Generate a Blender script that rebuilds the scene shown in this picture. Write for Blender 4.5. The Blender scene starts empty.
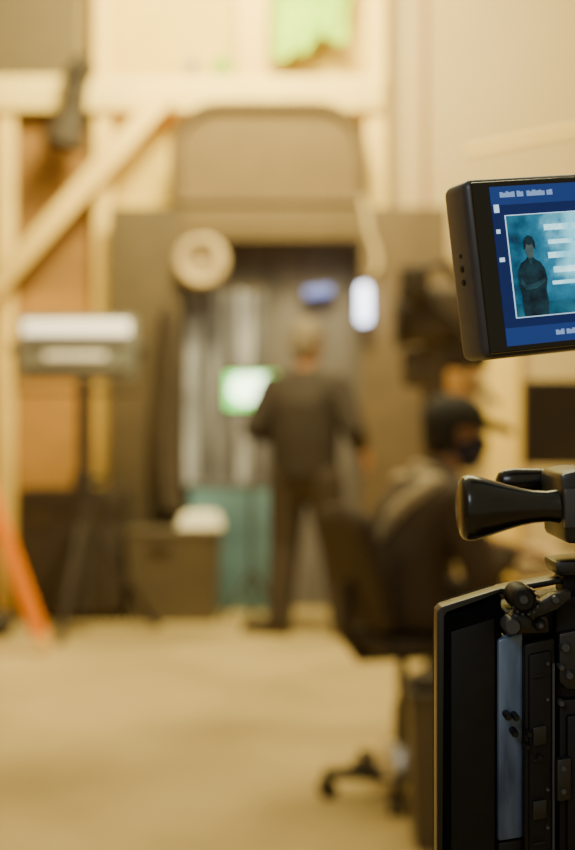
import bpy, bmesh, math, random
from mathutils import Vector, Matrix
random.seed(4)
R = math.radians
V = Vector
C = bpy.context.scene.collection
F = 1400.0; CX = 287.5; HY = 407.0; CH = 1.27

def P(px, py, Y):
    return V(((px-CX)/F*Y, Y, CH-(py-HY)/F*Y))
def PX(px, Y): return (px-CX)/F*Y
def PZ(py, Y): return CH-(py-HY)/F*Y

# ------------------------------------------------------------ materials
def lin(c):
    c = c/255.0
    return c/12.92 if c <= .04045 else ((c+.055)/1.055)**2.4
def col(rgb, k=1.0):
    return tuple(min(1, lin(x)*k) for x in rgb)+(1,)
def mat(name, rgb, rough=.6, metal=0.0, var=.12, scale=6, stretch=(1,1,1), bump=0.0, spec=.5, emit=None, es=0.0, rgb2=None):
    m = bpy.data.materials.new(name); m.use_nodes = True
    nt = m.node_tree; b = nt.nodes['Principled BSDF']
    tc = nt.nodes.new('ShaderNodeTexCoord'); mp = nt.nodes.new('ShaderNodeMapping'); mp.inputs['Scale'].default_value = stretch
    nz = nt.nodes.new('ShaderNodeTexNoise'); nz.inputs['Scale'].default_value = scale; nz.inputs['Detail'].default_value = 4
    rp = nt.nodes.new('ShaderNodeValToRGB')
    rp.color_ramp.elements[0].position = .3; rp.color_ramp.elements[1].position = .7
    rp.color_ramp.elements[0].color = col(rgb, 1-var); rp.color_ramp.elements[1].color = col(rgb2 or rgb, 1+var)
    nt.links.new(tc.outputs['Object'], mp.inputs['Vector']); nt.links.new(mp.outputs[0], nz.inputs['Vector'])
    nt.links.new(nz.outputs[0], rp.inputs['Fac']); nt.links.new(rp.outputs[0], b.inputs['Base Color'])
    b.inputs['Roughness'].default_value = rough; b.inputs['Metallic'].default_value = metal
    b.inputs['Specular IOR Level'].default_value = spec
    if bump:
        bp = nt.nodes.new('ShaderNodeBump'); bp.inputs['Strength'].default_value = bump
        nt.links.new(nz.outputs[0], bp.inputs['Height']); nt.links.new(bp.outputs[0], b.inputs['Normal'])
    if emit:
        b.inputs['Emission Color'].default_value = col(emit); b.inputs['Emission Strength'].default_value = es
        if rgb2: nt.links.new(rp.outputs[0], b.inputs['Emission Color'])
    return m

M = {}
M['floor'] = mat('warm concrete', (152,130,82), .7, var=.06, scale=1.0, bump=.05, rgb2=(200,174,116))
M['wall'] = mat('beige wall paint', (190,166,116), .85, var=.03, scale=2)
M['timber'] = mat('pale pine timber', (238,202,106), .65, var=.08, scale=5, stretch=(4,4,1))
M['timber_h'] = mat('pale pine beam', (248,216,124), .65, var=.08, scale=5, stretch=(1,4,4))
M['sheet'] = mat('yellow lit sheathing', (228,196,92), .8, var=.06)  # yellow light on the wall put into the sheet colour
M['ply'] = mat('brown plywood', (146,106,50), .75, var=.12, scale=3, stretch=(1,1,3))
M['ply2'] = mat('orange plywood', (174,126,56), .75, var=.12, scale=3, stretch=(1,1,3))
M['greyp'] = mat('grey brown panel', (104,89,62), .85, var=.06)
M['flat'] = mat('dark brown flat', (88,73,48), .85, var=.12)
M['flat2'] = mat('mid brown flat', (98,80,53), .85, var=.12)
M['flat3'] = mat('header brown', (106,88,57), .85, var=.10)
M['arch'] = mat('arched brown panel', (114,93,58), .8, var=.08)
M['archf'] = mat('arched frame', (97,78,48), .7, var=.08)
M['back'] = mat('grey mauve backing', (78,70,62), .7, var=.05, scale=2.2, stretch=(5,1,.6), rgb2=(120,111,104))  # upright streaks put the doorway highlights into the colour
M['strip'] = mat('pale vinyl strips', (120,118,124), .25, var=.05, scale=3, stretch=(4,1,1), rgb2=(206,206,214))
M['strip2'] = mat('dim vinyl strips', (86,82,82), .3, var=.05, scale=3, stretch=(4,1,1), rgb2=(138,136,140))
M['teal'] = mat('teal glow panel', (82,108,112), .6, var=.03, scale=1.6, rgb2=(124,168,178))
M['black'] = mat('hazy black', (57,45,30), .75, var=.15)  # background blacks lifted to brown, putting the set haze into the colour
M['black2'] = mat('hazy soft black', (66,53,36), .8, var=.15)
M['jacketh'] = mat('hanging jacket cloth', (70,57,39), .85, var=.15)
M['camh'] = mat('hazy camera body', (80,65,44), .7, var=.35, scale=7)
M['camt'] = mat('warm tan patch', (216,160,84), .7, var=.1)
M['dark'] = mat('dark metal', (82,68,48), .45, metal=.3)
M['case'] = mat('dark case', (61,48,32), .7)
M['binm'] = mat('dark grey brown plastic', (87,74,52), .55)
M['chrome'] = mat('chrome', (235,232,225), .25, metal=.8, var=.02)
M['white'] = mat('white cloth', (245,238,212), .8, var=.04)
M['cream'] = mat('cream tape', (210,184,130), .7)
M['coil'] = mat('dull cream cable', (190,166,120), .7, var=.2)
M['coilin'] = mat('dull tan disc', (156,133,95), .8)
M['cable'] = mat('pale cable', (205,182,130), .6)
M['red_rope'] = mat('faded red rope', (134,70,44), .8)
M['orange'] = mat('orange paint', (255,146,0), .6, var=.04, spec=.05, emit=(255,120,0), es=.1)  # slight self-glow added to keep the orange vivid
M['tip'] = mat('pale rubber', (240,196,110), .7)
M['greycase'] = mat('bluish grey housing', (128,126,114), .5, var=.15)
M['lit'] = mat('warm white diffuser', (255,245,220), .5, emit=(255,240,205), es=1.7, var=.01)
M['lit2'] = mat('dim white diffuser', (225,215,190), .5, emit=(255,238,195), es=.6, var=.01)
M['coolL'] = mat('cool white tube', (235,240,255), .4, emit=(215,225,255), es=7, var=.01)
M['blueL'] = mat('blue led lens', (110,130,230), .4, emit=(110,118,205), es=.35, var=.01)
M['green'] = mat('bright green screen picture', (120,230,110), .4, emit=(120,240,110), es=2.6, var=.01)
M['greenw'] = mat('pale screen picture', (225,250,215), .4, emit=(226,255,216), es=6, var=.01)
M['gcloth'] = mat('lime green cloth', (146,200,24), .8, var=.12, scale=4, rgb2=(190,222,62))
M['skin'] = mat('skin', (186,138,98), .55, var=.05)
M['skin2'] = mat('darker skin', (152,112,78), .55, var=.05)  # deeper skin tone for the seated person
M['hair'] = mat('grey brown hair', (118,103,80), .8, var=.2, scale=30)
M['eye'] = mat('eye white', (225,220,210), .3)
M['shirt'] = mat('black shirt', (49,38,26), .85)  # black kept brownish; haze is part of the colour
M['trouser'] = mat('black trousers', (60,48,33), .85)
M['jacket'] = mat('dark jacket', (66,52,36), .85)
M['chairb'] = mat('dark chair fabric', (56,44,30), .85)
M['hood_highlight'] = mat('light grey hood', (170,154,124), .9)
M['capm'] = mat('black cap', (36,29,21), .8)
M['mask'] = mat('dark blue mask', (46,44,66), .8)
M['desk'] = mat('desk top', (190,162,112), .5)
M['paper'] = mat('paper', (238,228,205), .8, var=.02)
# foreground
M['fg'] = mat('satin black plastic', (19,19,21), .38, var=.2, scale=60, spec=.45)
M['fgl'] = mat('glossy black grip', (16,16,18), .24, var=.1, scale=60, spec=.5)
M['fgm'] = mat('matte black metal', (12,12,14), .5, var=.2, scale=80, spec=.22)
M['fgd'] = mat('dead matte black', (9,9,11), .9, var=.2, scale=80, spec=.05)
M['fgs'] = mat('dark grey edge', (54,55,61), .35, var=.1, scale=60, spec=.45)  # lightened black, putting edge highlights into the colour
M['fgr'] = mat('black rubber', (12,12,13), .55, var=.1, spec=.3)
M['fgbrown'] = mat('warm black metal', (17,15,14), .45, metal=.1, spec=.25)
M['fgblue'] = mat('blue sheen tray', (54,72,108), .3, metal=.2, var=.2, scale=16, stretch=(3,3,.6), rgb2=(104,124,156), bump=.08)  # blue reflection of the monitor put into the tray colour
M['glass'] = mat('black screen glass', (8,9,12), .15)
def scr(name, rgb, k=1.0, rgb2=None, scale=6, stretch=(1,1,1)):
    return mat(name, rgb, .3, emit=rgb, es=k, var=.02, rgb2=rgb2, scale=scale, stretch=stretch, spec=.3)
M['ui'] = scr('display navy', (13,30,76), 1.05)
M['uib'] = scr('display blue band', (26,50,108), 1.05)
M['uiw'] = scr('display white', (180,214,240), 1.2)
M['uil'] = scr('display soft lettering', (120,152,204), .9)
M['uic'] = scr('display cyan', (80,176,206), 1.8, rgb2=(196,244,252), scale=70)
M['uid'] = scr('display dark', (8,26,40), .5, rgb2=(26,62,80), scale=150)
M['uif'] = scr('display face', (58,82,92), .6, rgb2=(82,102,106), scale=150)
M['uia'] = scr('display arm', (16,46,62), .7, rgb2=(40,80,94), scale=150)
M['uim'] = scr('display mid', (14,52,78), 1.1, rgb2=(34,100,124), scale=50)
def picture_mat():
    m = scr('display teal picture', (20,60,74), 1.7); nt = m.node_tree; b = nt.nodes['Principled BSDF']
    tc = nt.nodes.new('ShaderNodeTexCoord'); sx_ = nt.nodes.new('ShaderNodeSeparateXYZ'); nt.links.new(tc.outputs['Object'], sx_.inputs[0])
    mr = nt.nodes.new('ShaderNodeMapRange'); mr.inputs[1].default_value=.040; mr.inputs[2].default_value=.080
    nt.links.new(sx_.outputs[0], mr.inputs[0])
    mz = nt.nodes.new('ShaderNodeMapRange'); mz.inputs[1].default_value=-.03; mz.inputs[2].default_value=.0
    nt.links.new(sx_.outputs[2], mz.inputs[0])
    nz = nt.nodes.new('ShaderNodeTexNoise'); nz.inputs['Scale'].default_value=80; nz.inputs['Detail'].default_value=5; nt.links.new(tc.outputs['Object'], nz.inputs['Vector'])
    mu = nt.nodes.new('ShaderNodeMath'); mu.operation='MULTIPLY'; nt.links.new(mr.outputs[0], mu.inputs[0]); nt.links.new(mz.outputs[0], mu.inputs[1])
    m2 = nt.nodes.new('ShaderNodeMath'); m2.operation='MULTIPLY'; nt.links.new(mu.outputs[0], m2.inputs[0]); m2.inputs[1].default_value=.6
    ad = nt.nodes.new('ShaderNodeMath'); ad.operation='MULTIPLY_ADD'; nt.links.new(nz.outputs[0], ad.inputs[0]); ad.inputs[1].default_value=.7; nt.links.new(m2.outputs[0], ad.inputs[2])
    rp = nt.nodes.new('ShaderNodeValToRGB'); e = rp.color_ramp.elements
    e[0].position=.2; e[0].color=col((8,34,56)); e[1].position=1.0; e[1].color=col((120,210,232))
    k = e.new(.55); k.color=col((28,94,122))
    nt.links.new(ad.outputs[0], rp.inputs[0]); nt.links.new(rp.outputs[0], b.inputs['Emission Color']); nt.links.new(rp.outputs[0], b.inputs['Base Color'])
    return m
M['uit'] = picture_mat()

# ------------------------------------------------------------ mesh builder
MATS = {}
def fib(n):
    out = []
    for i in range(n):
        z = 1-2*(i+.5)/n; r = math.sqrt(1-z*z); a = i*2.399963
        out.append(V((r*math.cos(a), r*math.sin(a), z)))
    return out
FIB = fib(60)
def sph(c, r, B=None):
    c = V(c); rr = (r,r,r) if not isinstance(r, (tuple, list)) else r
    out = []
    for f in FIB:
        d = V((f.x*rr[0], f.y*rr[1], f.z*rr[2]))
        out.append(c+(B@d if B else d))
    return out

class MB:
    def __init__(s): s.bm = bmesh.new()
    def box(s, c, size, bev=0.0, rot=None, seg=2):
        mtx = Matrix.Translation(V(c)) @ (rot.to_4x4() if rot else Matrix()) @ Matrix.Diagonal((size[0], size[1], size[2], 1))
        r = bmesh.ops.create_cube(s.bm, size=1, matrix=mtx)
        if bev:
            es = list({e for v in r['verts'] for e in v.link_edges})
            bmesh.ops.bevel(s.bm, geom=es, offset=bev, segments=seg, affect='EDGES', profile=.5)
        return s
    def bb(s, x0, x1, y0, y1, z0, z1, bev=0.0, seg=2):
        return s.box(((x0+x1)/2,(y0+y1)/2,(z0+z1)/2), (abs(x1-x0),abs(y1-y0),abs(z1-z0)), bev, seg=seg)
    def bar(s, p0, p1, w, t, bev=0.0, up=V((0,1,0))):
        p0 = V(p0); p1 = V(p1); z = (p1-p0).normalized(); y = (up-z*up.dot(z)).normalized(); x = y.cross(z)
        rot = Matrix((x,y,z)).transposed()
        return s.box((p0+p1)/2, (w,t,(p1-p0).length), bev, rot)
    def tube(s, pts, r, seg=14, cap=True):
        pts = [V(p) for p in pts]; n = len(pts)
        rs = r if isinstance(r, (list,tuple)) else [r]*n
        rings = []; prev = None
        for i,p in enumerate(pts):
            t = (pts[min(i+1,n-1)]-pts[max(i-1,0)])
            if t.length < 1e-9: t = prev_t
            t = t.normalized(); prev_t = t
            if prev is None:
                a = V((0,0,1)) if abs(t.z) < .9 else V((1,0,0))
                x = t.cross(a).normalized()
            else:
                x = (prev-t*prev.dot(t)).normalized()
            prev = x; y = t.cross(x)
            rings.append([s.bm.verts.new(p+(x*math.cos(2*math.pi*k/seg)+y*math.sin(2*math.pi*k/seg))*rs[i]) for k in range(seg)])
        for a,b in zip(rings, rings[1:]):
            for k in range(seg):
                s.bm.faces.new((a[k],a[(k+1)%seg],b[(k+1)%seg],b[k]))
        if cap:
            s.bm.faces.new(rings[0][::-1]); s.bm.faces.new(rings[-1])
        return s
    def torus(s, c, R0, r, B=None, n=32, m=12):
        c = V(c); g = []
        for i in range(n):
            a = 2*math.pi*i/n; row = []
            for j in range(m):
                b = 2*math.pi*j/m
                d = V(((R0+r*math.cos(b))*math.cos(a), (R0+r*math.cos(b))*math.sin(a), r*math.sin(b)))
                row.append(s.bm.verts.new(c+(B@d if B else d)))
            g.append(row)
        for i in range(n):
            for j in range(m):
                s.bm.faces.new((g[i][j], g[(i+1)%n][j], g[(i+1)%n][(j+1)%m], g[i][(j+1)%m]))
        return s
    def hull(s, pts):
        vs = [s.bm.verts.new(p) for p in pts]
        r = bmesh.ops.convex_hull(s.bm, input=vs)
        dead = {g for k in ('geom_interior','geom_unused') for g in r[k] if isinstance(g, bmesh.types.BMVert)}
        bmesh.ops.delete(s.bm, geom=[v for v in dead if v.is_valid and not v.link_faces], context='VERTS')
        return s
    def cap(s, p0, r0, p1, r1): return s.hull(sph(p0,r0)+sph(p1,r1))
    def chain(s, seq):
        for (a,ra),(b,rb) in zip(seq, seq[1:]): s.cap(a,ra,b,rb)
        return s
    def prism(s, poly, d, bev=0.0):          # poly: list of world points; extruded by vector d
        d = V(d)
        a = [s.bm.verts.new(V(p)) for p in poly]; b = [s.bm.verts.new(V(p)+d) for p in poly]; n = len(a)
        s.bm.faces.new(a); s.bm.faces.new(b[::-1])
        for i in range(n): s.bm.faces.new((a[i],b[i],b[(i+1)%n],a[(i+1)%n]))
        if bev:
            es = list({e for v in a+b for e in v.link_edges})
            bmesh.ops.bevel(s.bm, geom=es, offset=bev, segments=2, affect='EDGES', profile=.5)
        return s
    def grid(s, fn, nu, nv):
        g = [[s.bm.verts.new(V(fn(i/nu, j/nv))) for j in range(nv+1)] for i in range(nu+1)]
        for i in range(nu):
            for j in range(nv): s.bm.faces.new((g[i][j], g[i+1][j], g[i+1][j+1], g[i][j+1]))
        return s
    def build(s, name, m, parent=None, world=True, smooth=40, recalc=True):
        bm = s.bm
        if recalc: bmesh.ops.recalc_face_normals(bm, faces=bm.faces[:])
        loc = V((0,0,0))
        if parent is not None:
            if world: bm.transform(MATS[parent].inverted())
        else:
            xs=[v.co.x for v in bm.verts]; ys=[v.co.y for v in bm.verts]; zs=[v.co.z for v in bm.verts]
            loc = V(((min(xs)+max(xs))/2, (min(ys)+max(ys))/2, min(zs)))
            bm.transform(Matrix.Translation(-loc))
        me = bpy.data.meshes.new(name); bm.to_mesh(me); bm.free()
        me.materials.append(M[m] if isinstance(m, str) else m)
        o = bpy.data.objects.new(name, me); C.objects.link(o); o.location = loc
        if smooth:
            for p in me.polygons: p.use_smooth = True
            try: me.set_sharp_from_angle(angle=R(smooth))
            except Exception: pass
        if parent is not None:
            o.parent = parent; MATS[o] = MATS[parent]
        return o
    def build_fused(s, name, m, parent, voxel=.008, it=4, world=False):
        o = s.build(name, m, parent, world=world, smooth=0)
        a = o.modifiers.new('r','REMESH'); a.mode = 'VOXEL'; a.voxel_size = voxel
        b = o.modifiers.new('s','SMOOTH'); b.factor = .5; b.iterations = it
        dg = bpy.context.evaluated_depsgraph_get()
        me = bpy.data.meshes.new_from_object(o.evaluated_get(dg))
        o.modifiers.clear(); o.data = me; me.name = name
        for p in me.polygons: p.use_smooth = True
        if not me.materials: me.materials.append(M[m])
        return o

def tag(o, label, cat, group=None):
    o['label'] = label; o['category'] = cat
    if group: o['group'] = group
    return o
def thing(name, label, cat, loc, rz=0.0, group=None, mtx=None):
    o = bpy.data.objects.new(name, None); C.objects.link(o); o.empty_display_size = .1
    m = mtx if mtx is not None else Matrix.Translation(V(loc)) @ Matrix.Rotation(rz, 4, 'Z')
    o.location = m.to_translation(); o.rotation_euler = m.to_euler(); MATS[o] = m
    return tag(o, label, cat, group)
def struct(mb, name, m):
    o = mb.build(name, m); o['kind'] = 'structure'; return o

# ------------------------------------------------------------ setting
struct(MB().bb(-4,4.5,-2.5,9.1,-.1,0), 'floor', 'floor')
struct(MB().bb(-4,4.5,9.0,9.1,0,4.5), 'wall_back', 'wall')
struct(MB().bb(-4.1,-4,-2.5,9.1,0,4.5), 'wall_left', 'wall')
struct(MB().bb(4.5,4.6,-2.5,9.1,0,4.5), 'wall_right', 'wall')

# ------------------------------------------------------------ timber set behind
G = 'pine timbers of the set frame'
def board(px0, px1, z0, z1, y0, y1, m, name, label, cat, group=None, bev=.004):
    return tag(MB().bb(PX(px0,y0), PX(px1,y0), y0, y1, z0, z1, bev).build(name, m), label, cat, group)
tag(MB().bb(-3.2, PX(382,8.75), 8.75, 8.80, PZ(110,8.75), PZ(76,8.75), .005).build('timber_beam','timber_h'),
    'long horizontal pale pine beam running across the top of the set frame', 'beam', G)
board(94,111, 0,4.3, 8.80,8.88,'timber','timber_stud','tall pine stud rising behind the diagonal brace and past the beam','timber stud',G)
board(236,268, PZ(112,8.75),4.3, 8.80,8.88,'timber','timber_stud','short wide pine post standing above the beam beside the green cloth','timber stud',G)
board(366,386, 0,4.3, 8.80,8.88,'timber','timber_stud','pine stud at the right end of the beam beside the bare beige wall','timber stud',G)
board(-4,15, 0,PZ(100,8.80), 8.80,8.825,'timber','timber_stud','pine stud at the far left under the beam, behind the sandbag','timber stud',G)
board(488,520, 0,2.3, 8.92,8.99,'timber','timber_stud','pale pine post on the beige wall behind the desk, below the camera monitor','timber stud',G)
a = P(-14,298,8.70); b = P(168,92,8.70)
tag(MB().bar(a, b, .125, .045, .005).build('diagonal_brace','timber'), 'long diagonal pine brace slanting up to the right in the upper left', 'brace', G)
tag(MB().bb(-2.6, PX(96,8.89), 8.89,8.91, 2.0, PZ(112,8.89)).build('plywood_sheet','ply'), 'brown plywood sheet behind the diagonal brace, directly under the beam', 'plywood')
tag(MB().bb(-2.6, PX(104,8.89), 8.89,8.91, 0, 1.998).build('plywood_sheet','ply2'), 'orange brown plywood sheet behind the studio light and dark case', 'plywood')
tag(MB().bb(-2.6, PX(79,8.83), 8.83,8.86, PZ(112,8.89)+.005, 4.3).build('wall_panel','greyp'), 'grey brown panel above the beam in the upper left corner', 'panel')
tag(MB().bb(PX(100,8.95), PX(384,8.95), 8.95,8.97, 0, 4.3).build('yellow_lit_board','sheet'), 'large pale yellow lit sheathing board with the yellow wall light in its colour, behind the beam and the green cloth', 'board')  # added sheet; its yellow stands in for light on the wall
# clamp lamp on beam
Yc = 8.68
t = thing('clamp_light','black clamp light gripping the left part of the pine beam','clamp light', P(76,100,Yc))
MB().bar(P(78,68,Yc),P(72,116,Yc),.15,.10,.02).build('clamp','black',t)
MB().tube([P(74,112,Yc),P(68,122,Yc)],.03).build('arm','black',t)
MB().tube([P(74,108,Yc-.05),P(69,124,Yc-.05),P(63,146,Yc-.06)],[.06,.11,.135],20).build('lamp_shade','black',t)
MB().tube([P(76,78,Yc),P(84,66,Yc),P(80,56,Yc)],[.08,.085,.04]).build('handle','black',t)
# green cloth
def gc(u,v):
    x = PX(271+78*u, 8.70)+.02*math.sin(v*6)*u; zb = PZ(54-14*u+7*math.sin(u*7)+4*math.sin(u*17),8.70)
    z = 4.1-(4.1-zb)*v
    return (x, 8.69+.03*math.sin(u*26+v*3), z)
t = thing('green_cloth','lime green cloth hanging above the beam at the top centre','cloth', P(310,0,8.70))
MB().grid(gc, 48, 16).build('cloth','gcloth',t)
MB().tube([V((PX(270,8.70),8.70,4.1)), V((PX(368,8.70),8.70,4.1))],.02).build('hanging_rod','dark',t)
MB().bb(PX(368,8.70),PX(368,8.70)+.03,8.69,8.80,4.08,4.12).build('bracket','dark',t)
# tape rolls on the beam
for px,k,lab in ((193,'cream','small cream tape roll lying on the beam, the left one'),(222,'gcloth','small green tape roll lying on the beam beside the post')):
    t = thing('tape_roll',lab,'tape roll',V((PX(px,8.775),8.775,PZ(76,8.75))),0,'tape rolls on the beam')
    MB().torus(V((PX(px,8.775),8.775,PZ(76,8.75)+.068)),.045,.022,Matrix.Rotation(R(90),3,'X')).build('tape',k,t)
    MB().tube([V((PX(px,8.775),8.757,PZ(76,8.75)+.068)),V((PX(px,8.775),8.793,PZ(76,8.75)+.068))],.026).build('core','binm',t)

# arched panel
def arch(px0,px1,pt,pb,Y,r):
    x0,x1,z0,z1 = PX(px0,Y),PX(px1,Y),pb,PZ(pt,Y)
    pts = [V((x0,Y,z0))]
    for k in range(9):
        an = math.pi-k/8*math.pi/2; pts.append(V((x0+r+r*math.cos(an),Y,z1-r+r*math.sin(an))))
    for k in range(9):
        an = math.pi/2-k/8*math.pi/2; pts.append(V((x1-r+r*math.cos(an),Y,z1-r+r*math.sin(an))))
    pts.append(V((x1,Y,z0))); return pts
FT = PZ(207,8.63); FA = FT+.036
t = thing('arched_window_panel','wide brown arched-top panel with rounded corners standing on the header board','arched panel', V((PX(268,8.65),8.66,FT)))
MB().prism(arch(180,357,112,FA,8.655,.24),(0,.02,0)).build('panel','arch',t)
o_ = arch(175,362,106,FA,8.64,.28); fr = MB()
fr.tube(o_,.035,8); fr.tube([o_[0],o_[-1]],.03,8); fr.build('frame','archf',t)
# flats
def flat(px0,px1,z0,z1,m,name,label):
    t = thing(name,label,'set flat',V(((PX(px0,8.63)+PX(px1,8.63))/2,8.655,z0)))
    MB().bb(PX(px0,8.63),PX(px1,8.63),8.63,8.65,z0,z1,.003).build('facing',m,t)
    f = MB(); x0,x1 = PX(px0,8.63),PX(px1,8.63); w=.05
    f.bb(x0,x0+w,8.65,8.70,z0,z1); f.bb(x1-w,x1,8.65,8.70,z0,z1); f.bb(x0+w,x1-w,8.65,8.70,z0,z0+w); f.bb(x0+w,x1-w,8.65,8.70,z1-w,z1)
    f.build('frame','flat2',t)
flat(109,181,0,FT,'flat','set_flat','tall dark brown set flat on the left behind the brown tub')
flat(361,448,0,FT,'flat2','set_flat','tall brown set flat on the right beside the bare beige wall')
flat(181.3,360.7,PZ(240,8.63),FT,'flat3','header_board','brown header board bridging the two tall set flats under the arched panel')
tag(MB().bb(PX(172,8.9),PX(384,8.9),8.90,8.92,0,2.5).build('backing_board','back'),'dull mauve grey backing board seen through the opening behind the standing person','backing board')
# strip curtain
t = thing('strip_curtain','pale grey vinyl strips hanging in the opening left of the standing person','curtain',V((PX(222,8.8),8.8,.8)))
MB().bb(PX(184,8.8),PX(266,8.8),8.79,8.82,2.0,2.04).build('rail','dark',t)
for k in range(9):
    x = PX(186+k*8.8,8.8); w = (.050,.04,.046,.034,.042,.04,.046,.034,.05)[k]
    MB().grid(lambda u,v:(x+w*u+.004*math.sin(v*5+k), 8.78+.012*math.sin(u*3.1+k)+.012*math.sin(v*9+k*2), 2.0-1.22*v),6,24).build('strip','strip' if k in (0,1,3,6,7) else 'strip2',t)  # pale strips among dim ones carry painted upright highlights
MB().bb(PX(184,8.8),PX(187,8.8),8.8,8.9,2.0,2.03).build('bracket','dark',t)
# teal glow panel
t = thing('teal_glow_panel','low dull teal glow panel with a teal glow in its colour, under the strip curtain beside the brown tub','panel',V((PX(232,8.72),8.72,0)))
MB().bb(PX(190,8.7),PX(277,8.7),8.71,8.735,0,PZ(487,8.7),.004).build('board','teal',t)  # doorway glow put into this panel as teal colour
MB().bb(PX(188,8.7),PX(279,8.7),8.70,8.745,PZ(487,8.7)-.001,PZ(482,8.7),.004).build('top_edge','strip2',t)
# coil
c = P(200,262,8.57)
t = thing('cable_coil','round dull cream cable coil hanging from the left end of the header board','cable coil',c)
f = MB(); B = Matrix.Rotation(R(90),3,'X')
for k in range(4): f.torus(c+V((.004*k,-.012*k+.02,.003*(k%2))),.125+.006*(k%2),.034-.003*(k%2),B,36,10)
f.build('coil','coil',t)
MB().tube([c+V((0,.03,0)),c+V((0,.0,0))],.11,28).build('backing_disc','coilin',t)
MB().tube([c+V((0,.062,.15)),c+V((0,-.03,.15)),c+V((0,-.04,.19))],.012).build('hook','dark',t)
MB().tube([c+V((.10,-.02,.10)),c+V((.12,-.05,.06)),c+V((.10,-.05,-.04)),c+V((.10,-.04,-.12))],.014).build('loose_end','coil',t)
# hanging dark jacket
def jk(u,v):
    w = .05+.045*min(1,v*5)
    x = PX(166,8.5)+(u-.5)*2*w+.015*math.sin(v*7)
    return (x, 8.52+.05*math.cos(u*math.pi)**2-.06*math.sin(u*math.pi)+.012*math.sin(u*22+v*2), 1.86-1.22*v-.03*math.sin(u*9))
t = thing('hanging_jacket','long black jacket hanging on the dark flat above the brown tub','jacket',P(166,318,8.5))
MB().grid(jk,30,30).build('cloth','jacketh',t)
MB().tube([V((PX(166,8.5),8.63,1.87)),V((PX(166,8.5),8.50,1.87)),V((PX(166,8.5),8.48,1.9))],.012).build('hook','dark',t)
# pale cable on the header
tag(MB().tube([P(362,196,8.612),P(366,212,8.612),P(369,232,8.612),P(376,250,8.612),P(378,264,8.612),P(374,274,8.612)],.018).build('hanging_cable','cable'),
    'thin pale cable hanging down from the header beside the right set flat','cable')
tag(MB().tube([V((PX(425,8.97),8.985,4.4)),V((PX(425,8.97),8.985,3.2)),V((PX(426,8.97),8.985,1.9))],.012).build('hanging_rope','red_rope'),
    'thin reddish rope hanging straight down the beige wall','rope')
# blue led and cool tube
c = P(318,292,8.84)
t = thing('blue_lamp','small dim blue lamp bar fixed on the backing board above the standing person','lamp',c)
MB().box(c+V((0,.02,0)),(.20,.08,.09),.01,Matrix.Rotation(R(-8),3,'Y')).build('housing','back',t)
MB().box(c+V((0,-.025,0)),(.17,.015,.06),.005,Matrix.Rotation(R(-8),3,'Y')).build('lens','blueL',t)
c = P(364,304,8.56)
t = thing('tube_lamp','short upright glowing cool white tube lamp at the right side of the opening','lamp',c)
MB().cap(c+V((0,0,-.085)),.040,c+V((0,0,.085)),.040).build('tube','coolL',t)
for s in (-1,1): MB().tube([c+V((0,0,s*.122)),c+V((0,0,s*.145))],.03).build('end_cap','dark',t)
MB().tube([c+V((0,0,.135)),c+V((.02,.03,.135)),c+V((.02,.0695,.135))],.01).build('bracket','dark',t)
# green screen monitor on stand
Y = 8.3
t = thing('video_monitor','small monitor with a bright green picture on a thin stand left of the standing person','monitor',V((PX(252,Y),Y,0)))
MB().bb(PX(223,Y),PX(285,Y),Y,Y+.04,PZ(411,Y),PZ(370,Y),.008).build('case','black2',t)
s_ = MB().bb(PX(226,Y),PX(282,Y),Y-.004,Y+.002,PZ(408,Y),PZ(373,Y)).build('screen','green',t)
MB().prism([P(229,390,Y-.006),P(235,376,Y-.006),P(266,375,Y-.006),P(280,378,Y-.006),P(277,394,Y-.006),P(256,404,Y-.006),P(236,401,Y-.006)],(0,.003,0)).build('picture','greenw',s_)
MB().tube([V((PX(252,Y),Y+.05,.02)),V((PX(252,Y),Y+.05,PZ(395,Y)))],.014).build('pole','black2',t)
for k in range(3):
    an = R(90+120*k)
    MB().tube([V((PX(252,Y),Y+.05,.3)),V((PX(252,Y)+.2*math.cos(an),Y+.05+.2*math.sin(an),.012))],.012).build('leg','black2',t)

# ------------------------------------------------------------ studio light
Y = 7.9; sx = PX(83,Y)
t = thing('studio_light','wide LED panel light with a glowing white top strip on a black stand','studio light',V((sx,Y,0)))
h = MB().bb(PX(19,Y),PX(136,Y),Y-.03,Y+.06,PZ(380,Y),PZ(317,Y),.012).build('housing','greycase',t)
MB().bb(PX(24,Y),PX(130,Y),Y-.04,Y-.02,PZ(335,Y),PZ(321,Y),.004).build('light_strip','lit',h)
MB().bb(PX(46,Y),PX(106,Y),Y-.04,Y-.02,PZ(359,Y),PZ(353,Y),.003).build('light_strip','lit2',h)
for a_,b_ in ((347,342),(376,369)): MB().bb(PX(26,Y),PX(130,Y),Y-.036,Y-.025,PZ(a_,Y),PZ(b_,Y)).build('grille','dark',h)
MB().tube([V((PX(15,Y),Y,PZ(348,Y))),V((PX(15,Y),Y,PZ(392,Y))),V((PX(140,Y),Y,PZ(392,Y))),V((PX(140,Y),Y,PZ(348,Y)))],.014,10).build('yoke','dark',t)
for p in (13,142): MB().tube([V((PX(p,Y)-.02,Y,PZ(348,Y))),V((PX(p,Y)+.02,Y,PZ(348,Y)))],.035).build('tilt_knob','black',t)
MB().tube([V((sx,Y,PZ(380,Y))),V((sx,Y,.85)),V((sx,Y,.85)),V((sx,Y,.10))],[.036,.038,.052,.052]).build('pole','shirt',t)
MB().tube([V((sx,Y,.80)),V((sx,Y,.90))],.06).build('collar','shirt',t)
MB().tube([V((sx+.03,Y,.86)),V((sx+.11,Y,.86))],.022).build('knob','black',t)
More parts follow.
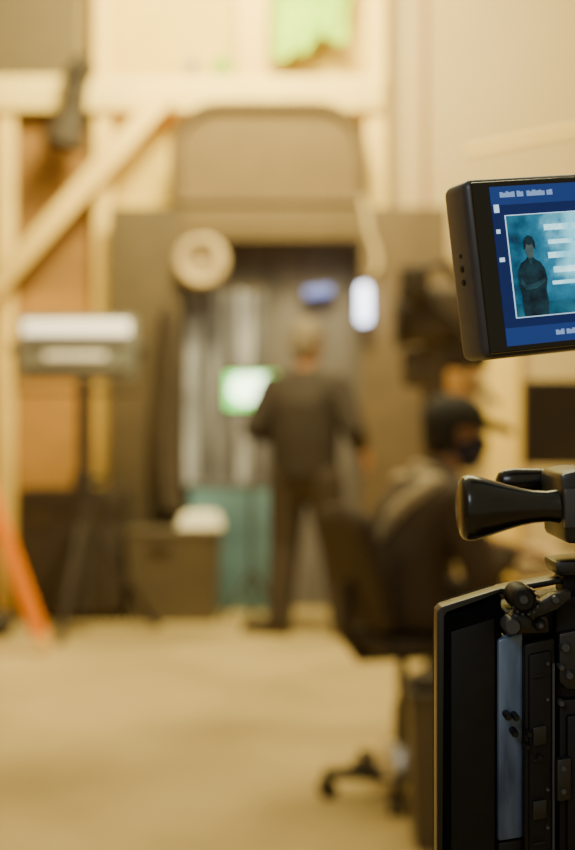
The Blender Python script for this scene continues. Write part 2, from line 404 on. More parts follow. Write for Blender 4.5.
for k in range(3):
    an = R(262+120*k)
    l = MB().bar(V((sx,Y,.66)),V((sx+.42*math.cos(an),Y+.42*math.sin(an),.02)),.04,.04,.003).build('leg','shirt',t)
    MB().cap(V((sx+.41*math.cos(an),Y+.41*math.sin(an),.022)),.022,V((sx+.44*math.cos(an),Y+.44*math.sin(an),.022)),.022).build('rubber_foot','black',l)

# dark road case
t = thing('road_case','large dark road case standing behind the studio light stand','case',V((PX(70,8.25),8.42,0)))
x0,x1,z1 = PX(18,8.25),PX(121,8.25),PZ(490,8.25)
MB().bb(x0,x1,8.25,8.6,.06,z1-.17,.008).build('body','case',t)
l = MB().bb(x0,x1,8.25,8.6,z1-.165,z1,.008).build('lid','case',t)
f = MB()
for xx in (x0,x1): f.bb(xx-.006,xx+.006,8.244,8.256,.06,z1)
f.bb(x0,x1,8.244,8.252,z1-.18,z1-.155); f.build('edge_trim','dark',t)
for xx in (x0+.15,x1-.15): MB().box((xx,8.243,z1-.168),(.06,.015,.09),.004).build('latch','dark',t)
for xx in (x0+.07,x1-.07):
    for yy in (8.31,8.54): MB().tube([V((xx-.02,yy,.032)),V((xx+.02,yy,.032))],.032).build('caster','black',t)
# tub with white cloth
Y=8.2; x0,x1,z1 = PX(126,Y),PX(220,Y),PZ(530,Y)
t = thing('storage_tub','dark grey brown plastic tub on the floor beside the teal glow panel','tub',V(((x0+x1)/2,8.35,0)))
def ring(mb, x0,x1,y0,y1,z0,z1,ins,th):
    cs = [((x0+ins,y0+ins,z0),(x0,y0,z1)),((x1-ins,y0+ins,z0),(x1,y0,z1)),((x1-ins,y1-ins,z0),(x1,y1,z1)),((x0+ins,y1-ins,z0),(x0,y1,z1))]
    b = [mb.bm.verts.new(V(c[0])) for c in cs]; tt=[mb.bm.verts.new(V(c[1])) for c in cs]
    cx,cy=(x0+x1)/2,(y0+y1)/2
    it=[mb.bm.verts.new(V((cx+(c[1][0]-cx)*(1-th),cy+(c[1][1]-cy)*(1-th),z1))) for c in cs]
    ib=[mb.bm.verts.new(V((cx+(c[0][0]-cx)*(1-th),cy+(c[0][1]-cy)*(1-th),z0+.01))) for c in cs]
    for i in range(4):
        j=(i+1)%4
        for q in ((b[i],b[j],tt[j],tt[i]),(tt[i],tt[j],it[j],it[i]),(it[i],it[j],ib[j],ib[i])): mb.bm.faces.new(q)
    mb.bm.faces.new(b); mb.bm.faces.new(ib); return mb
ring(MB(),x0,x1,8.2,8.5,0,z1-.03,.03,.05).build('body','binm',t,smooth=0)
MB().bb(x0-.012,x1+.012,8.19,8.51,z1-.035,z1,.01).build('lid','binm',t)
MB().box((x0+.2,8.185,z1-.09),(.14,.02,.03),.006).build('handle','dark',t)
wc = V((PX(200,8.3),8.33,z1))
def cl(u,v):
    a=(u-.5)*2; b=(v-.5)*2; r=max(abs(a),abs(b))
    return (wc.x+a*.128+.01*math.sin(b*5), wc.y+b*.12, z1+.008+.085*(1-r**6)*(1+.12*math.sin(a*9+b*4)))
tag(MB().grid(cl,24,24).build('folded_cloth','white'),'folded white cloth lying on the lid of the grey brown tub','cloth')

# sandbag
t = thing('sandbag','black saddle sandbag on the floor at the left edge, behind the orange tripod','sandbag',V((-1.7,7.73,0)))
f=MB(); f.hull(sph((-1.80,7.68,.07),(.09,.14,.068))+sph((-1.70,7.72,.12),(.08,.12,.06))); f.hull(sph((-1.60,7.76,.07),(.09,.13,.068))+sph((-1.70,7.72,.12),(.08,.12,.06)))
f.build_fused('bag','black',t,.012,4,world=True)
MB().tube([V((-1.75,7.7,.17)),V((-1.73,7.7,.23)),V((-1.67,7.73,.23)),V((-1.65,7.73,.17))],.015).build('strap','dark',t)

# orange tripod
oc = V((-1.76,7.28,0)); top = V((-1.76,7.28,1.42))
t = thing('orange_tripod','bright orange tripod with a pale rubber foot at the left edge','tripod',oc)
foot = P(46,655,7.17)
for k,ft in enumerate((V((foot.x,7.17,.02)), V((-2.12,7.62,.02)), V((-2.06,6.92,.02)))):
    d=(ft-top).normalized()
    l=MB().bar(top+d*.08, ft-d*.06, .076,.04,.006).build('leg','orange',t)
    MB().bar(ft-d*.09, ft, .055,.045,.01).build('rubber_foot','tip',l)
MB().tube([top+V((0,0,-.08)),top+V((0,0,.04)),top+V((0,0,.05))],[.09,.09,.07],20).build('head','dark',t)

# boom
t = thing('boom_stand','thin pale boom pole slanting across the beige wall at the right','boom pole',V((2.7,8.0,0)))
e = P(466,152,8.0); g = P(575,130,8.0); d=(g-e)
MB().tube([e, e+d*3.3],.022).build('boom_pole','timber',t)
pt = e+d*((2.7-e.x)/d.x)
MB().tube([V((2.7,8.0,.03)),V((2.7,8.0,pt.z))],.022).build('pole','dark',t)
for k in range(3): MB().tube([V((2.7,8,.4)),V((2.7+.4*math.cos(2.1*k),8+.4*math.sin(2.1*k),.015))],.015).build('leg','dark',t)

# ------------------------------------------------------------ people helpers
def head(mb, c, f=V((1,0,0)), u=V((0,0,1))):
    c=V(c); f=f.normalized(); l=u.cross(f).normalized(); u=f.cross(l); B=Matrix((f,l,u)).transposed()
    def w(x,y,z): return c+B@V((x,y,z))
    mb.hull(sph(w(-.005,0,.025),(.098,.078,.092),B)+sph(w(.01,0,-.01),(.085,.07,.09),B))
    mb.hull(sph(w(.02,0,-.01),(.07,.068,.08),B)+sph(w(.052,0,-.085),(.036,.036,.028),B)+sph(w(.0,0,-.06),(.05,.06,.04),B))
    mb.cap(w(.088,0,.02),.011,w(.104,0,-.022),.014)
    mb.hull(sph(w(.078,.018,-.062),(.012,.014,.008),B)+sph(w(.078,-.018,-.062),(.012,.014,.008),B))
    mb.hull(sph(w(.078,.035,.035),(.014,.018,.008),B)+sph(w(.078,-.035,.035),(.014,.018,.008),B))
    for s in (-1,1): mb.hull(sph(w(-.008,s*.078,-.005),(.018,.011,.032),B))
    return B
def eyes(c,B,parent):
    for s in (-1,1):
        MB().hull(sph(V(c)+B@V((.079,s*.032,.012)),.013)).build('eye','eye',parent,world=False)
def hand(mb, w, d, n, side, curl=1.0):
    w=V(w); d=V(d).normalized(); n=(V(n)-d*V(n).dot(d)).normalized(); s=d.cross(n)*side
    mb.hull(sph(w,.024)+sph(w+d*.085+s*.03,.014)+sph(w+d*.08-s*.034,.013)+sph(w+d*.03+s*.028,.016))
    for i,L in enumerate((.072,.08,.074,.058)):
        p=w+d*.085+s*(.031-.0215*i); a=R(15)*curl; r=.0095
        for k,fr in enumerate((.45,.3,.25)):
            q=p+(d*math.cos(a)+n*math.sin(a))*L*fr; mb.cap(p,r,q,r*.92); p=q; r*=.92; a+=R(30)*curl
    p=w+d*.028+s*.03; td=(d*.62+s*.72+n*.3).normalized()
    q=p+td*.042; mb.cap(p,.013,q,.011); mb.cap(q,.011,q+(td*.7+d*.5).normalized()*.032,.009)
def shoe(heel, toe, parent, m='black'):
    heel=V(heel); toe=V(toe); mid=heel.lerp(toe,.55)
    s=MB(); s.hull(sph(heel+V((0,0,.05)),(.042,.042,.045))+sph(mid+V((0,0,.045)),(.05,.05,.04))); s.hull(sph(mid+V((0,0,.045)),(.05,.05,.04))+sph(toe+V((0,0,.035)),(.042,.042,.03)))
    s.hull(sph(heel+V((0,0,.09)),.045)+sph(heel+V((0,0,.05)),.042))
    o=s.build_fused('shoe',m,parent,.008,4)
    so=MB(); so.hull([V(p)+V((0,0,dz)) for p in sph(heel,(.046,.046,.001))+sph(mid,(.054,.054,.001))+sph(toe,(.044,.044,.001)) for dz in (.002,.022)])
    so.build('sole','dark',o,world=False)

# ------------------------------------------------------------ standing person
t = thing('person','person standing in black shirt and trousers, back turned, beside the green-screen monitor','person',V((PX(305,7.8),7.8,0)),R(70))
sh=lambda s:V((0,s*.19,1.385))
AR={-1:[sh(-1),V((-.05,-.30,1.14)),V((.17,-.29,1.00))], 1:[sh(1),V((-.08,.275,1.15)),V((.15,.23,1.08))]}
def torso(mb,i=0.0,low=.93):
    mb.hull(sph((0,0,low),(.13+i,.180+i,.10))+sph((0,0,1.1),(.14+i,.186+i,.10)))
    mb.hull(sph((0,0,1.1),(.14+i,.186+i,.10))+sph((.005,0,1.27),(.14+i,.192+i,.12)))
    mb.hull(sph((.005,0,1.27),(.14+i,.192+i,.12))+sph((-.005,.155,1.38),.06+i)+sph((-.005,-.155,1.38),.06+i)+sph((0,0,1.43),.055+i))
LG={-1:[V((0,-.10,.92)),V((.05,-.16,.50)),V((.02,-.215,.09))],1:[V((0,.095,.92)),V((.02,.125,.50)),V((-.03,.14,.09))]}
b=MB(); torso(b)
b.cap((-.005,0,1.41),.058,(.015,0,1.53),.054)
hc=V((.035,-.005,1.63)); HB=head(b,hc,V((.95,-.25,-.14)))
for s in (-1,1):
    A=AR[s]; b.chain([(A[0],.055),(A[1],.045),(A[2],.028)])
    L=LG[s]; b.chain([(L[0],.095),(L[1],.058),(L[2],.04)])
hand(b,AR[-1][2],V((.75,-.1,-.6)),V((0,1,0)),1); hand(b,AR[1][2],V((.9,-.35,.0)),V((0,-.3,-1)),-1)
body=b.build_fused('body','skin',t,.0065,3)
eyes(hc,HB,t)
h_=MB(); h_.hull(sph(hc+HB@V((-.02,0,.03)),(.102,.090,.10),HB)); h_.hull(sph(hc+HB@V((-.05,0,-.03)),(.066,.082,.075),HB)); h_.build_fused('hair','hair',t,.008,2)
b=MB(); torso(b,.018,.90)
for s in (-1,1):
    A=AR[s]; b.chain([(A[0],.076),(A[1],.068),(A[1].lerp(A[2],.55),.054)])
b.build_fused('shirt','shirt',t,.01,4)
b=MB(); b.hull(sph((0,0,.93),(.143,.193,.09))+sph((0,.095,.86),.11)+sph((0,-.10,.86),.11))
for s in (-1,1):
    L=LG[s]; b.chain([(L[0]-V((0,0,.04)),.118),(L[1],.092),(L[2]+V((0,0,.0)),.076)])
b.build_fused('trousers','trouser',t,.01,4)
shoe((-.05,.11,0),(-.02,.33,0),t); shoe((-.02,-.215,0),(.19,-.27,0),t)

# ------------------------------------------------------------ office chair + seated person
CP=V((PX(402,4.6),4.6,0)); CR=R(20)
t = thing('office_chair','black swivel office chair with a five-star wheeled base under the seated person','office chair',CP,CR)
MB().box((.04,0,.505),(.38,.42,.06),.028,seg=3).build('seat','chairb',t,world=False)
f=MB()
f.hull(sph((-.12,.15,.60),(.03,.05,.05))+sph((-.12,-.15,.60),(.03,.05,.05))+sph((-.16,.19,.74),(.03,.05,.05))+sph((-.16,-.19,.74),(.03,.05,.05))+sph((-.205,.15,.89),(.028,.06,.055))+sph((-.205,-.15,.89),(.028,.06,.055))+sph((-.21,0,.91),(.028,.06,.055)))
f.build_fused('backrest','chairb',t,.012,3)
MB().tube([V((-.02,0,.46)),V((-.15,0,.46)),V((-.195,0,.52)),V((-.20,0,.70))],.022).build('back_support','black',t,world=False)
MB().tube([V((0,0,.12)),V((0,0,.30)),V((0,0,.30)),V((0,0,.47))],[.028,.028,.018,.018]).build('gas_lift','black2',t,world=False)
MB().tube([V((0,0,.455)),V((0,0,.476))],.11).build('mechanism','black',t,world=False)
MB().tube([V((0,0,.07)),V((0,0,.125)),V((0,0,.17)),V((0,0,.18))],[.085,.085,.06,.035],24).build('hub_cover','chrome',t,world=False)
for k in range(5):
    an=R(190-20+72*k); d=V((math.cos(an),math.sin(an),0))
    l=MB().hull([d*.04+V((0,0,.07))+x for x in sph((0,0,0),.03)]+[d*.25+V((0,0,.078))+x for x in sph((0,0,0),.018)]).build('base_leg','black',t,world=False)
    n=V((-d.y,d.x,0))
    cs=MB()
    for q in (-1,1): cs.tube([d*.25+n*.008*q+V((0,0,.03)),d*.25+n*.028*q+V((0,0,.03))],.03,18)
    cs.tube([d*.25+V((0,0,.03)),d*.25+V((0,0,.075))],.009)
    cs.build('caster','black',l,world=False)

t = thing('person','person seated on the office chair in black cap, face mask and dark jacket','person',CP+V((.055,0,0)),CR)
def torso2(mb,i=0.0):
    mb.hull(sph((-.06,0,.63),(.11+i,.165+i,.10+i))+sph((-.045,0,.78),(.115+i,.165+i,.10+i)))
    mb.hull(sph((-.045,0,.78),(.115+i,.165+i,.10+i))+sph((.0,0,.90),(.125+i,.175+i,.10+i)))
    mb.hull(sph((.0,0,.90),(.125+i,.175+i,.10+i))+sph((.05,.15,.98),.055+i)+sph((.05,-.15,.98),.055+i)+sph((.05,0,1.03),.055+i))
AR={-1:[V((.05,-.18,.975)),V((.10,-.25,.74)),V((.27,-.14,.80))],1:[V((.05,.18,.975)),V((.14,.25,.76)),V((.33,.12,.80))]}
LG={-1:[V((-.05,-.09,.625)),V((.38,-.12,.60)),V((.40,-.12,.09))],1:[V((-.05,.09,.625)),V((.40,.12,.60)),V((.40,.12,.09))]}
b=MB(); torso2(b); b.cap((.06,0,1.01),.058,(.11,0,1.11),.052)
hc=V((.13,0,1.185)); HB=head(b,hc,V((.97,-.05,-.12)))
for s in (-1,1):
    A=AR[s]; b.chain([(A[0],.05),(A[1],.042),(A[2],.028)])
    L=LG[s]; b.chain([(L[0],.08),(L[1],.055),(L[2],.04)])
hand(b,AR[-1][2],V((.95,.15,-.12)),V((0,0,-1)),-1,.7); hand(b,AR[1][2],V((.95,-.15,-.12)),V((0,0,-1)),1,.7)
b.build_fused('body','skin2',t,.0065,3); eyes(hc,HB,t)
b=MB(); torso2(b,.018)
for s in (-1,1):
    A=AR[s]; b.chain([(A[0],.066),(A[1],.06),(A[1].lerp(A[2],.8),.044)])
b.build_fused('jacket','jacket',t,.01,4)
b=MB(); b.chain([((.0,-.14,1.03),.028),((-.07,-.12,.985),.030),((-.12,-.07,.92),.030),((-.15,-.03,.83),.024)])
b.hull(sph((.0,-.14,1.03),(.028,.03,.026))+sph((-.02,.10,1.03),(.03,.04,.024)))
b.torus((.06,0,1.045),.07,.020,Matrix.Rotation(R(25),3,'Y')); b.build_fused('hood_highlight','hood_highlight',t,.008,3)  # pale shoulder highlight put into the collar and back strip
b=MB(); b.hull(sph((-.05,0,.63),(.125,.175,.09))+sph((.02,.09,.62),.09)+sph((.02,-.09,.62),.09))
for s in (-1,1):
    L=LG[s]; b.chain([(L[0],.092),(L[1],.072),(L[2],.058)])
b.build_fused('trousers','trouser',t,.01,4)
for s in (-1,1): shoe((.37,.12*s,0),(.59,.14*s,0),t)
b=MB(); b.hull(sph(hc+HB@V((-.045,0,.0)),(.066,.086,.095),HB)); b.build_fused('hair','capm',t,.008,2)
b=MB(); b.hull([p for p in sph(hc+HB@V((-.008,0,.045)),(.114,.096,.088),HB) if (HB.transposed()@(p-hc)).z>.030]+[hc+HB@V((-.008+.114*math.cos(k*.3),.096*math.sin(k*.3),.022)) for k in range(21)])
cp=b.build('cap','capm',t,world=False)
MB().hull([hc+HB@V((.06+.15*math.cos(a)*1.0,.092*math.sin(a),.042-.026*math.cos(a)*1.0+dz)) for a in [R(-90+18*k) for k in range(11)] for dz in (0,.018)]).build('brim','capm',cp,world=False)
b=MB(); b.hull(sph(hc+HB@V((.058,0,-.022)),(.068,.072,.034),HB)+sph(hc+HB@V((.052,0,-.09)),(.054,.056,.030),HB)+sph(hc+HB@V((.015,0,-.05)),(.06,.082,.04),HB)); mk=b.build_fused('face_mask','mask',t,.008,2)
for s in (-1,1):
    MB().tube([hc+HB@V((.05,.068*s,-.03)),hc+HB@V((.0,.087*s,-.01)),hc+HB@V((-.02,.092*s,.0))],.003,6).build('ear_loop','mask',mk,world=False)

# ------------------------------------------------------------ desk
t = thing('desk','pale wooden desk in front of the seated person','desk',V((1.45,4.9,0)))
MB().bb(.74,2.2,4.5,5.3,.715,.75,.006).build('tabletop','desk',t)
for x in (1.3,2.05):
    MB().bb(x-.04,x+.04,4.86,4.94,.04,.715,.004).build('leg','dark',t)
    MB().bb(x-.04,x+.04,4.55,5.25,0,.04,.004).build('foot','dark',t)
Y=5.1
t = thing('desktop_monitor','black desktop monitor standing on the desk beyond the seated person','monitor',V((1.13,Y,.75)))
c_=MB().bb(PX(524,Y),1.42,Y,Y+.04,PZ(466,Y),PZ(380,Y),.008).build('case','black2',t)
MB().bb(PX(528,Y),1.405,Y-.003,Y+.002,PZ(462,Y),PZ(384,Y)).build('screen','black',c_)
MB().bb(1.10,1.17,Y+.035,Y+.06,.77,PZ(420,Y),.004).build('neck','dark',t)
MB().bb(1.0,1.27,Y-.08,Y+.12,.75,.77,.006).build('foot','dark',t)
tag(MB().bb(1.07,1.27,4.6,4.87,.750,.766,.003).build('paper_pad','paper'),'white pad of paper lying on the desk near the hands','paper')

# floor bin
Y0=3.98
t = thing('waste_bin','grey brown waste bin on the floor in front of the office chair','bin',V((.48,4.09,0)))
ring(MB(),PX(410,Y0),.60,Y0,4.2,0,.44,.02,.06).build('body','binm',t,smooth=0)
f=MB(); x0=PX(410,Y0)
f.bb(x0-.008,.608,Y0-.008,Y0+.012,.43,.455,.004); f.bb(x0-.008,.608,4.188,4.208,.43,.455,.004); f.bb(x0-.008,x0+.012,Y0,4.2,.43,.455,.004); f.bb(.588,.608,Y0,4.2,.43,.455,.004)
f.build('rim','dark',t)

# ------------------------------------------------------------ background camera on pedestal
Y=6.3; x=PX(440,Y)
t = thing('studio_camera','bulky dark studio camera on a pedestal behind the seated person','camera',V((x,Y,0)))
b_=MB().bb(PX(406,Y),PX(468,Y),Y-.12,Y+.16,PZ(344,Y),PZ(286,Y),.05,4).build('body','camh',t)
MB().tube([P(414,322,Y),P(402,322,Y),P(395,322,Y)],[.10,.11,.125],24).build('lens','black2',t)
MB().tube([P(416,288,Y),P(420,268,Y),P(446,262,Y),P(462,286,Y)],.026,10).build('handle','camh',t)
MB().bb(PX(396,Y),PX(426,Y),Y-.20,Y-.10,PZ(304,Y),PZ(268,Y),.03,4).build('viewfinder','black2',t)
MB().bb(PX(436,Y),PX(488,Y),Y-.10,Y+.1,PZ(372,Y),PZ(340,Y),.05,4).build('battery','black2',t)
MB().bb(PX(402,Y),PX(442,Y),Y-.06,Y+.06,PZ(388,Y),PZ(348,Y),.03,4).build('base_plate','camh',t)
MB().bb(PX(444,Y),PX(476,Y),Y-.14,Y-.09,PZ(396,Y),PZ(371,Y),.01,3).build('tan_patch','camt',t)  # added tan patch standing in for lit timber behind the camera
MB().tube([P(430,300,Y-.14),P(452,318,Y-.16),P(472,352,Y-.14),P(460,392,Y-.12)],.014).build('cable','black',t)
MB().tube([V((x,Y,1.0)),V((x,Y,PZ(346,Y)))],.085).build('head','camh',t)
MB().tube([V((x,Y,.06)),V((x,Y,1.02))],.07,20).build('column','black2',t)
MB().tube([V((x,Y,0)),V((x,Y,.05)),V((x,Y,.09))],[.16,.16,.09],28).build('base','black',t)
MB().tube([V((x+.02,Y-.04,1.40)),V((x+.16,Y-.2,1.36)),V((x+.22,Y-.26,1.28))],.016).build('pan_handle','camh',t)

# ------------------------------------------------------------ foreground monitor
D=.93
mtx=Matrix.Translation(P(475,269,D)) @ Matrix.Rotation(R(-6.5),4,'Y') @ Matrix.Rotation(R(20),4,'Z')
t = thing('field_monitor','black camera monitor in sharp focus showing a blue menu and teal picture','monitor',(0,0,0),mtx=mtx)
H=.0605
bd=MB().bb(0,.195,.0,.036,-H,H,.007,seg=4).build('case','fgs',t,world=False)
MB().bb(.004,.191,-.0012,.004,-H+.003,H-.003,.001).build('front_glass','glass',t,world=False)
sc=MB().bb(.0165,.182,-.0018,.0,-.0535,.0535).build('display','ui',t,world=False)
def quad(mb,x0,x1,z0,z1,y): mb.bb(x0,x1,y,y+.0003,z0,z1)
f=MB(); quad(f,.0165,.182,.041,.0535,-.0021); f.build('menu_bar','uib',sc,world=False)
f=MB(); quad(f,.0165,.182,-.0535,-.0415,-.0021); f.build('menu_bar','uib',sc,world=False)
f=MB(); quad(f,.0255,.163,-.0355,.0340,-.0022); f.build('picture_border','uiw',sc,world=False)
pc=MB().bb(.0261,.1624,-.0026,-.0023,-.0349,.0334).build('picture','uit',sc,world=False)
for z,h,x0 in ((.022,.004,.054),(.0125,.003,.056),(.003,.004,.055),(-.007,.004,.058),(-.015,.0025,.056)):
    f=MB(); quad(f,x0,.158,z,z+h,-.0030); f.build('bright_band','uic',pc,world=False)
f=MB(); quad(f,.0263,.162,-.0348,-.026,-.0029); f.build('shaded_band','uim',pc,world=False)
def pl(name,m,pts,y=-.0034):
    MB().prism([V((.029+(a-.0325)*.82,y,-.0348+(b+.0348)*.90)) for a,b in pts],(0,.0003,0)).build(name,m,pc,world=False)
pl('figure_body','uid',[(.036,-.0348),(.0350,-.026),(.0355,-.018),(.0335,-.010),(.0340,-.001),(.0375,.0050),(.0425,.0075),(.0440,.0095),(.0490,.0095),(.0505,.0075),(.0555,.0050),(.0590,.000),(.0605,-.008),(.0585,-.016),(.0595,-.026),(.058,-.0348)])
pl('figure_face','uif',[(.0440,.009),(.0428,.0125),(.0424,.0165),(.0435,.020),(.0495,.020),(.0505,.0165),(.0500,.0125),(.0490,.009),(.0465,.0078)],-.0037)
pl('figure_hair','uid',[(.0412,.0145),(.0410,.020),(.0428,.0238),(.0465,.0255),(.0500,.0240),(.0520,.0200),(.0518,.0145),(.0506,.0160),(.0495,.0188),(.0465,.0180),(.0438,.0190),(.0426,.0160)],-.0040)
pl('figure_arm','uia',[(.0365,-.006),(.040,-.0115),(.050,-.0105),(.0585,-.007),(.059,-.010),(.050,-.0145),(.040,-.0155),(.0355,-.010)],-.0037)
pl('figure_collar','uia',[(.044,.0090),(.0465,.0030),(.0492,.0090),(.0468,.0065)],-.0037)
def words(x0,z,ws,h=.0036):
    f=MB(); x=x0
    for k,w in enumerate(ws):
        if w:
            hh=h*(1,.82,1.08,.9)[k%4]; quad(f,x,x+w,z,z+hh,-.0025); x+=w-.0001*(k%2)
        else: x+=.0018
    return f
words(.0235,.0460,(.0022,.0026,.0018,.0026,.0022,0,.0022,.0026)).build('menu_lettering','uil',sc,world=False)
words(.0440,.0460,(.0023,.0021,.0026,.0024,.0022,.0024,0,.0022,.0022)).build('menu_lettering','uil',sc,world=False)
words(.0545,-.0490,(.0022,.002,.0024,0,.0025,.0021,.0023),.0034).build('menu_lettering','uil',sc,world=False)
for k,z in enumerate((.036,.022,.003)):
    f=MB(); quad(f,.0180,.0218 if k!=1 else .0208,z,z+.0028+(.0026 if k==0 else 0),-.0024); f.build('menu_icon','uiw',sc,world=False)
# screw holes on the side
for z in (.002,-.007,.011):
    MB().tube([V((-.0006,.018,z)),V((.002,.018,z))],.0022 if z<.01 else .0014,14).build('side_socket','fgr',t,world=False)

# ------------------------------------------------------------ foreground cinema camera
t = thing('cinema_camera','black cinema camera rig with matte box and grips in sharp focus at lower right','camera',V((.32,1.0,0)))
def pp(poly,d0,d1,bev=0.0): return MB().prism([P(a,b,d0) for a,b in poly],(0,d1-d0,0),bev)
mb_=pp([(441,622),(445,613),(502,594),(502,905),(441,905)],.93,.985,.003).build('matte_box','fgd',t)
MB().prism([P(437,612,.927),P(441,607,.927),P(502,588,.927),P(502,593,.927),P(446,611,.927),P(443,616,.927),P(443,905,.927),P(437,905,.927)],(0,.02,0),.0008).build('front_rim','fg',mb_)  # rim lighter than the box as a painted edge highlight
pp([(451,632),(495,618),(495,905),(451,905)],.9285,.932,.0008).build('side_panel','fgm',mb_)
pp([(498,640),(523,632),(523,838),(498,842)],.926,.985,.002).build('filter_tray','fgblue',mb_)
pp([(498,843),(523,839),(523,905),(498,905)],.9265,.985,.002).build('tray_holder','fgm',mb_)
pp([(524,644),(556,637),(556,905),(524,905)],.92,.985,.003).build('filter_stage','fgbrown',mb_)
pp([(529,655),(552,650),(552,905),(529,905)],.917,.93,.002).build('stage_door','fgm',mb_)
pp([(552.5,664),(555,663),(555,905),(552.5,905)],.9165,.925,.0005).build('hinge','fgs',mb_)
for k in range(3):
    pp([(533,676+k*84),(546,673+k*84),(546,676+k*84),(533,679+k*84)],.9155,.918,.0004).build('door_slot','fgr',mb_)
for k in range(2):
    pp([(533,728+k*74),(547,725+k*74),(547,744+k*74),(533,747+k*74)],.914,.918,.001).build('door_latch','fg',mb_)
pp([(504,612),(560,598),(560,650),(504,650)],.935,.985,.002).build('upper_block','fgm',mb_)
pp([(555,600),(660,578),(660,905),(555,905)],.928,.985,.004).build('lens_support','fgm',t)
pp([(559,634),(660,612),(660,690),(567,690),(559,682)],.919,.932,.002).build('clamp_plate','fg',t)
pp([(559,700),(660,694),(660,905),(559,905)],.920,.932,.002).build('side_plate','fgm',t)
pp([(567,716),(660,710),(660,905),(567,905)],.915,.924,.002).build('cover_plate','fgm',t)
pp([(557,760),(572,757),(572,800),(557,803)],.912,.921,.002).build('side_bracket','fg',t)
pp([(500,589),(660,560),(660,566),(500,595)],.95,.975,.0008).build('top_flag','fg',t)
# knobs and bracket
kb=pp([(506,620),(520,610),(549,616),(551,634),(520,635),(507,631)],.918,.936,.003).build('clamp_bracket','fg',t)
pp([(524,612),(552,594),(572,590),(572,602),(556,606),(534,622)],.912,.924,.002).build('angled_arm','fg',kb)
def knob(px,py,r,d0,d1,name='knob',par=None,m='fgr'):
    a=P(px,py,d0); b=V((a.x,d1,a.z))
    MB().tube([b,a+V((0,.003,0)),a],[r,r,r*.75],24).build(name,m,par or t)
knob(524,600,.0085,.905,.936,par=kb); knob(513,627,.0060,.908,.925,par=kb,m='fgs'); knob(541,626,.004,.91,.925,par=kb)
knob(566,648,.0035,.914,.925,'screw',par=None,m='fgs'); knob(570,676,.003,.914,.925,'screw',m='fgs')
knob(524,600,.0035,.9035,.91,'screw',par=kb,m='fgs'); knob(556,600,.003,.909,.915,'screw',par=kb,m='fgs'); knob(541,626,.002,.9085,.912,'screw',par=kb,m='fgs')
for py in (668,704): knob(562,py,.0022,.915,.925,'screw',m='fgs')
for py in (769,792): knob(564,py,.0022,.9105,.92,'screw',m='fgs')
for py in (664,700,790,828): knob(548,py,.0014,.915,.92,'screw',par=mb_,m='fgs')
f=MB()
for k in range(14):
    a=2*math.pi*k/14; c=P(524,600,.914); f.box(c+V((.0085*math.cos(a),0,.0085*math.sin(a))),(.0014,.014,.0014))
f.build('knurl','fgs',kb)
for (px,py,r) in ((509,718,.0024),(517,719,.0022),(516,735,.0024),(530,735,.0022),(528,748,.002),(540,758,.002)): knob(px,py,r,.912,.93,'pin',mb_)
# upper rod block
pp([(555,562),(640,557),(640,574),(558,577)],.935,.98,.003).build('rod_clamp','fg',t)
pp([(562,574),(640,570),(640,600),(564,604)],.945,.975,.003).build('rod_post','fgm',t)
# grips
def gp(x0,x1,cy0,cy1,prof,d,name):
    n=len(prof); pts=[];rs=[]
    for u,r in prof:
        p=P(x0+(x1-x0)*u, cy0+(cy1-cy0)*u, d); pts.append(p); rs.append(r*d/F)
    return MB().tube(pts,rs,36).build(name,'fgl',t)
gp(457,566,508,506,[(0,12),(.008,20),(.025,27),(.05,31),(.09,33),(.14,33),(.22,31),(.32,27.5),(.45,23),(.58,19),(.7,16.5),(.82,15.5),(.92,17),(1,19)],.93,'grip')
gp(496,585,482,480,[(0,4),(.03,9),(.08,12),(.2,13.5),(.5,12.5),(.8,11),(1,10)],1.0,'grip')
pp([(560,474),(580,469),(640,469),(640,544),(565,544)],.915,.99,.004).build('handle_bracket','fg',t)
pp([(565,489),(640,488),(640,528),(565,528)],.911,.917,.001).build('bracket_plate','fgs',t)
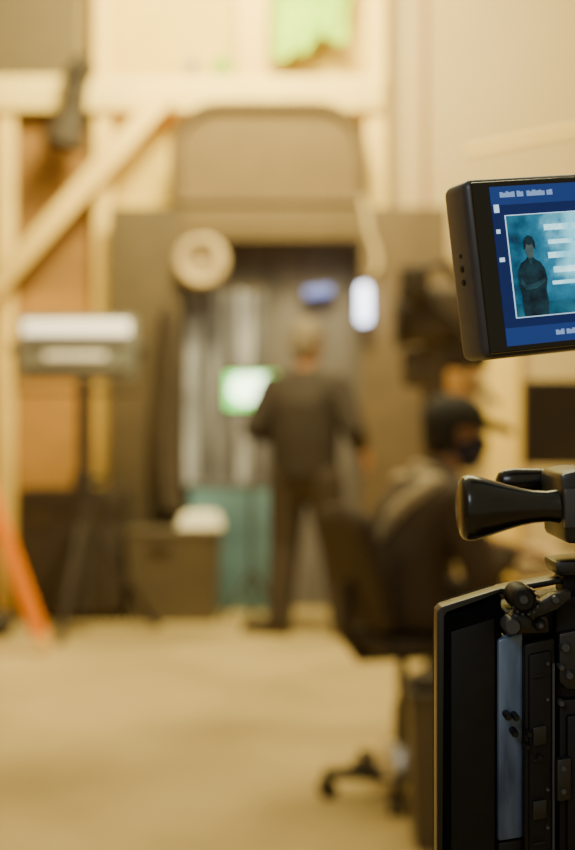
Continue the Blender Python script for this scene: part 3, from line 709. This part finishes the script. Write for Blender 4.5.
# unseen right side: body, lens, arm and tripod so that the rig really stands
MB().bb(.262,.46,.90,1.07,.92,1.13,.012).build('body','fg',t)
MB().tube([V((.20,.98,1.03)),V((.265,.98,1.03))],.045,28).build('lens','fgm',t)
MB().bb(.225,.30,.93,.975,1.125,1.19,.005).build('top_handle','fg',t)
MB().tube([V((.30,.98,1.12)),V((.29,1.02,1.22)),V((.27,1.045,1.33)),V((.245,1.03,1.37))],.009).build('monitor_arm','fgm',t)
MB().tube([V((.34,.99,.80)),V((.34,.99,.92))],.05,24).build('tripod_head','fgm',t)
for k in range(3):
    an=R(30+120*k); MB().tube([V((.34+.04*math.cos(an),.99+.04*math.sin(an),.84)),V((.34+.45*math.cos(an),.99+.45*math.sin(an),.015))],[.02,.014]).build('tripod_leg','fgm',t)

# ------------------------------------------------------------ lights
def area(name, loc, tgt, size, e, rgb, sy=None):
    l=bpy.data.lights.new(name,'AREA'); l.energy=e; l.color=rgb; l.size=size
    if sy: l.shape='RECTANGLE'; l.size_y=sy
    o=bpy.data.objects.new(name,l); C.objects.link(o); o.location=loc
    o.rotation_euler=(V(tgt)-V(loc)).to_track_quat('-Z','Y').to_euler(); return o
area('ceiling_lamp',(0,5.4,4.6),(0,5.4,0),3.2,235,(1,.87,.45),2.4)
area('set_lamp',(-.2,6.9,4.6),(-.6,8.8,3.3),.8,310,(1,.88,.42))
area('wall_fill',(1.1,6.5,4.6),(1.2,9.0,2.9),1.5,65,(1,.89,.58))  # unseen fill added to even out the beige wall
area('cool_fill',(-.9,-.6,2.4),(.2,.95,1.15),.7,14,(.75,.86,1))  # unseen fill added for cool edge sheen on the foreground rig
w=bpy.data.worlds.new('World'); bpy.context.scene.world=w; w.use_nodes=True
bg=w.node_tree.nodes['Background']; bg.inputs[0].default_value=(1,.86,.50,1); bg.inputs[1].default_value=.45

# ------------------------------------------------------------ camera
cd=bpy.data.cameras.new('Camera'); co=bpy.data.objects.new('Camera',cd); C.objects.link(co)
co.location=(0,0,CH); co.rotation_euler=(R(90),0,0)
cd.sensor_width=36; cd.sensor_fit='AUTO'; cd.lens=F/850*36; cd.shift_y=-(425-HY)/850
cd.clip_start=.05; cd.clip_end=60
cd.dof.use_dof=True; cd.dof.focus_distance=.93; cd.dof.aperture_fstop=4.0; cd.dof.aperture_blades=0
bpy.context.scene.camera=co
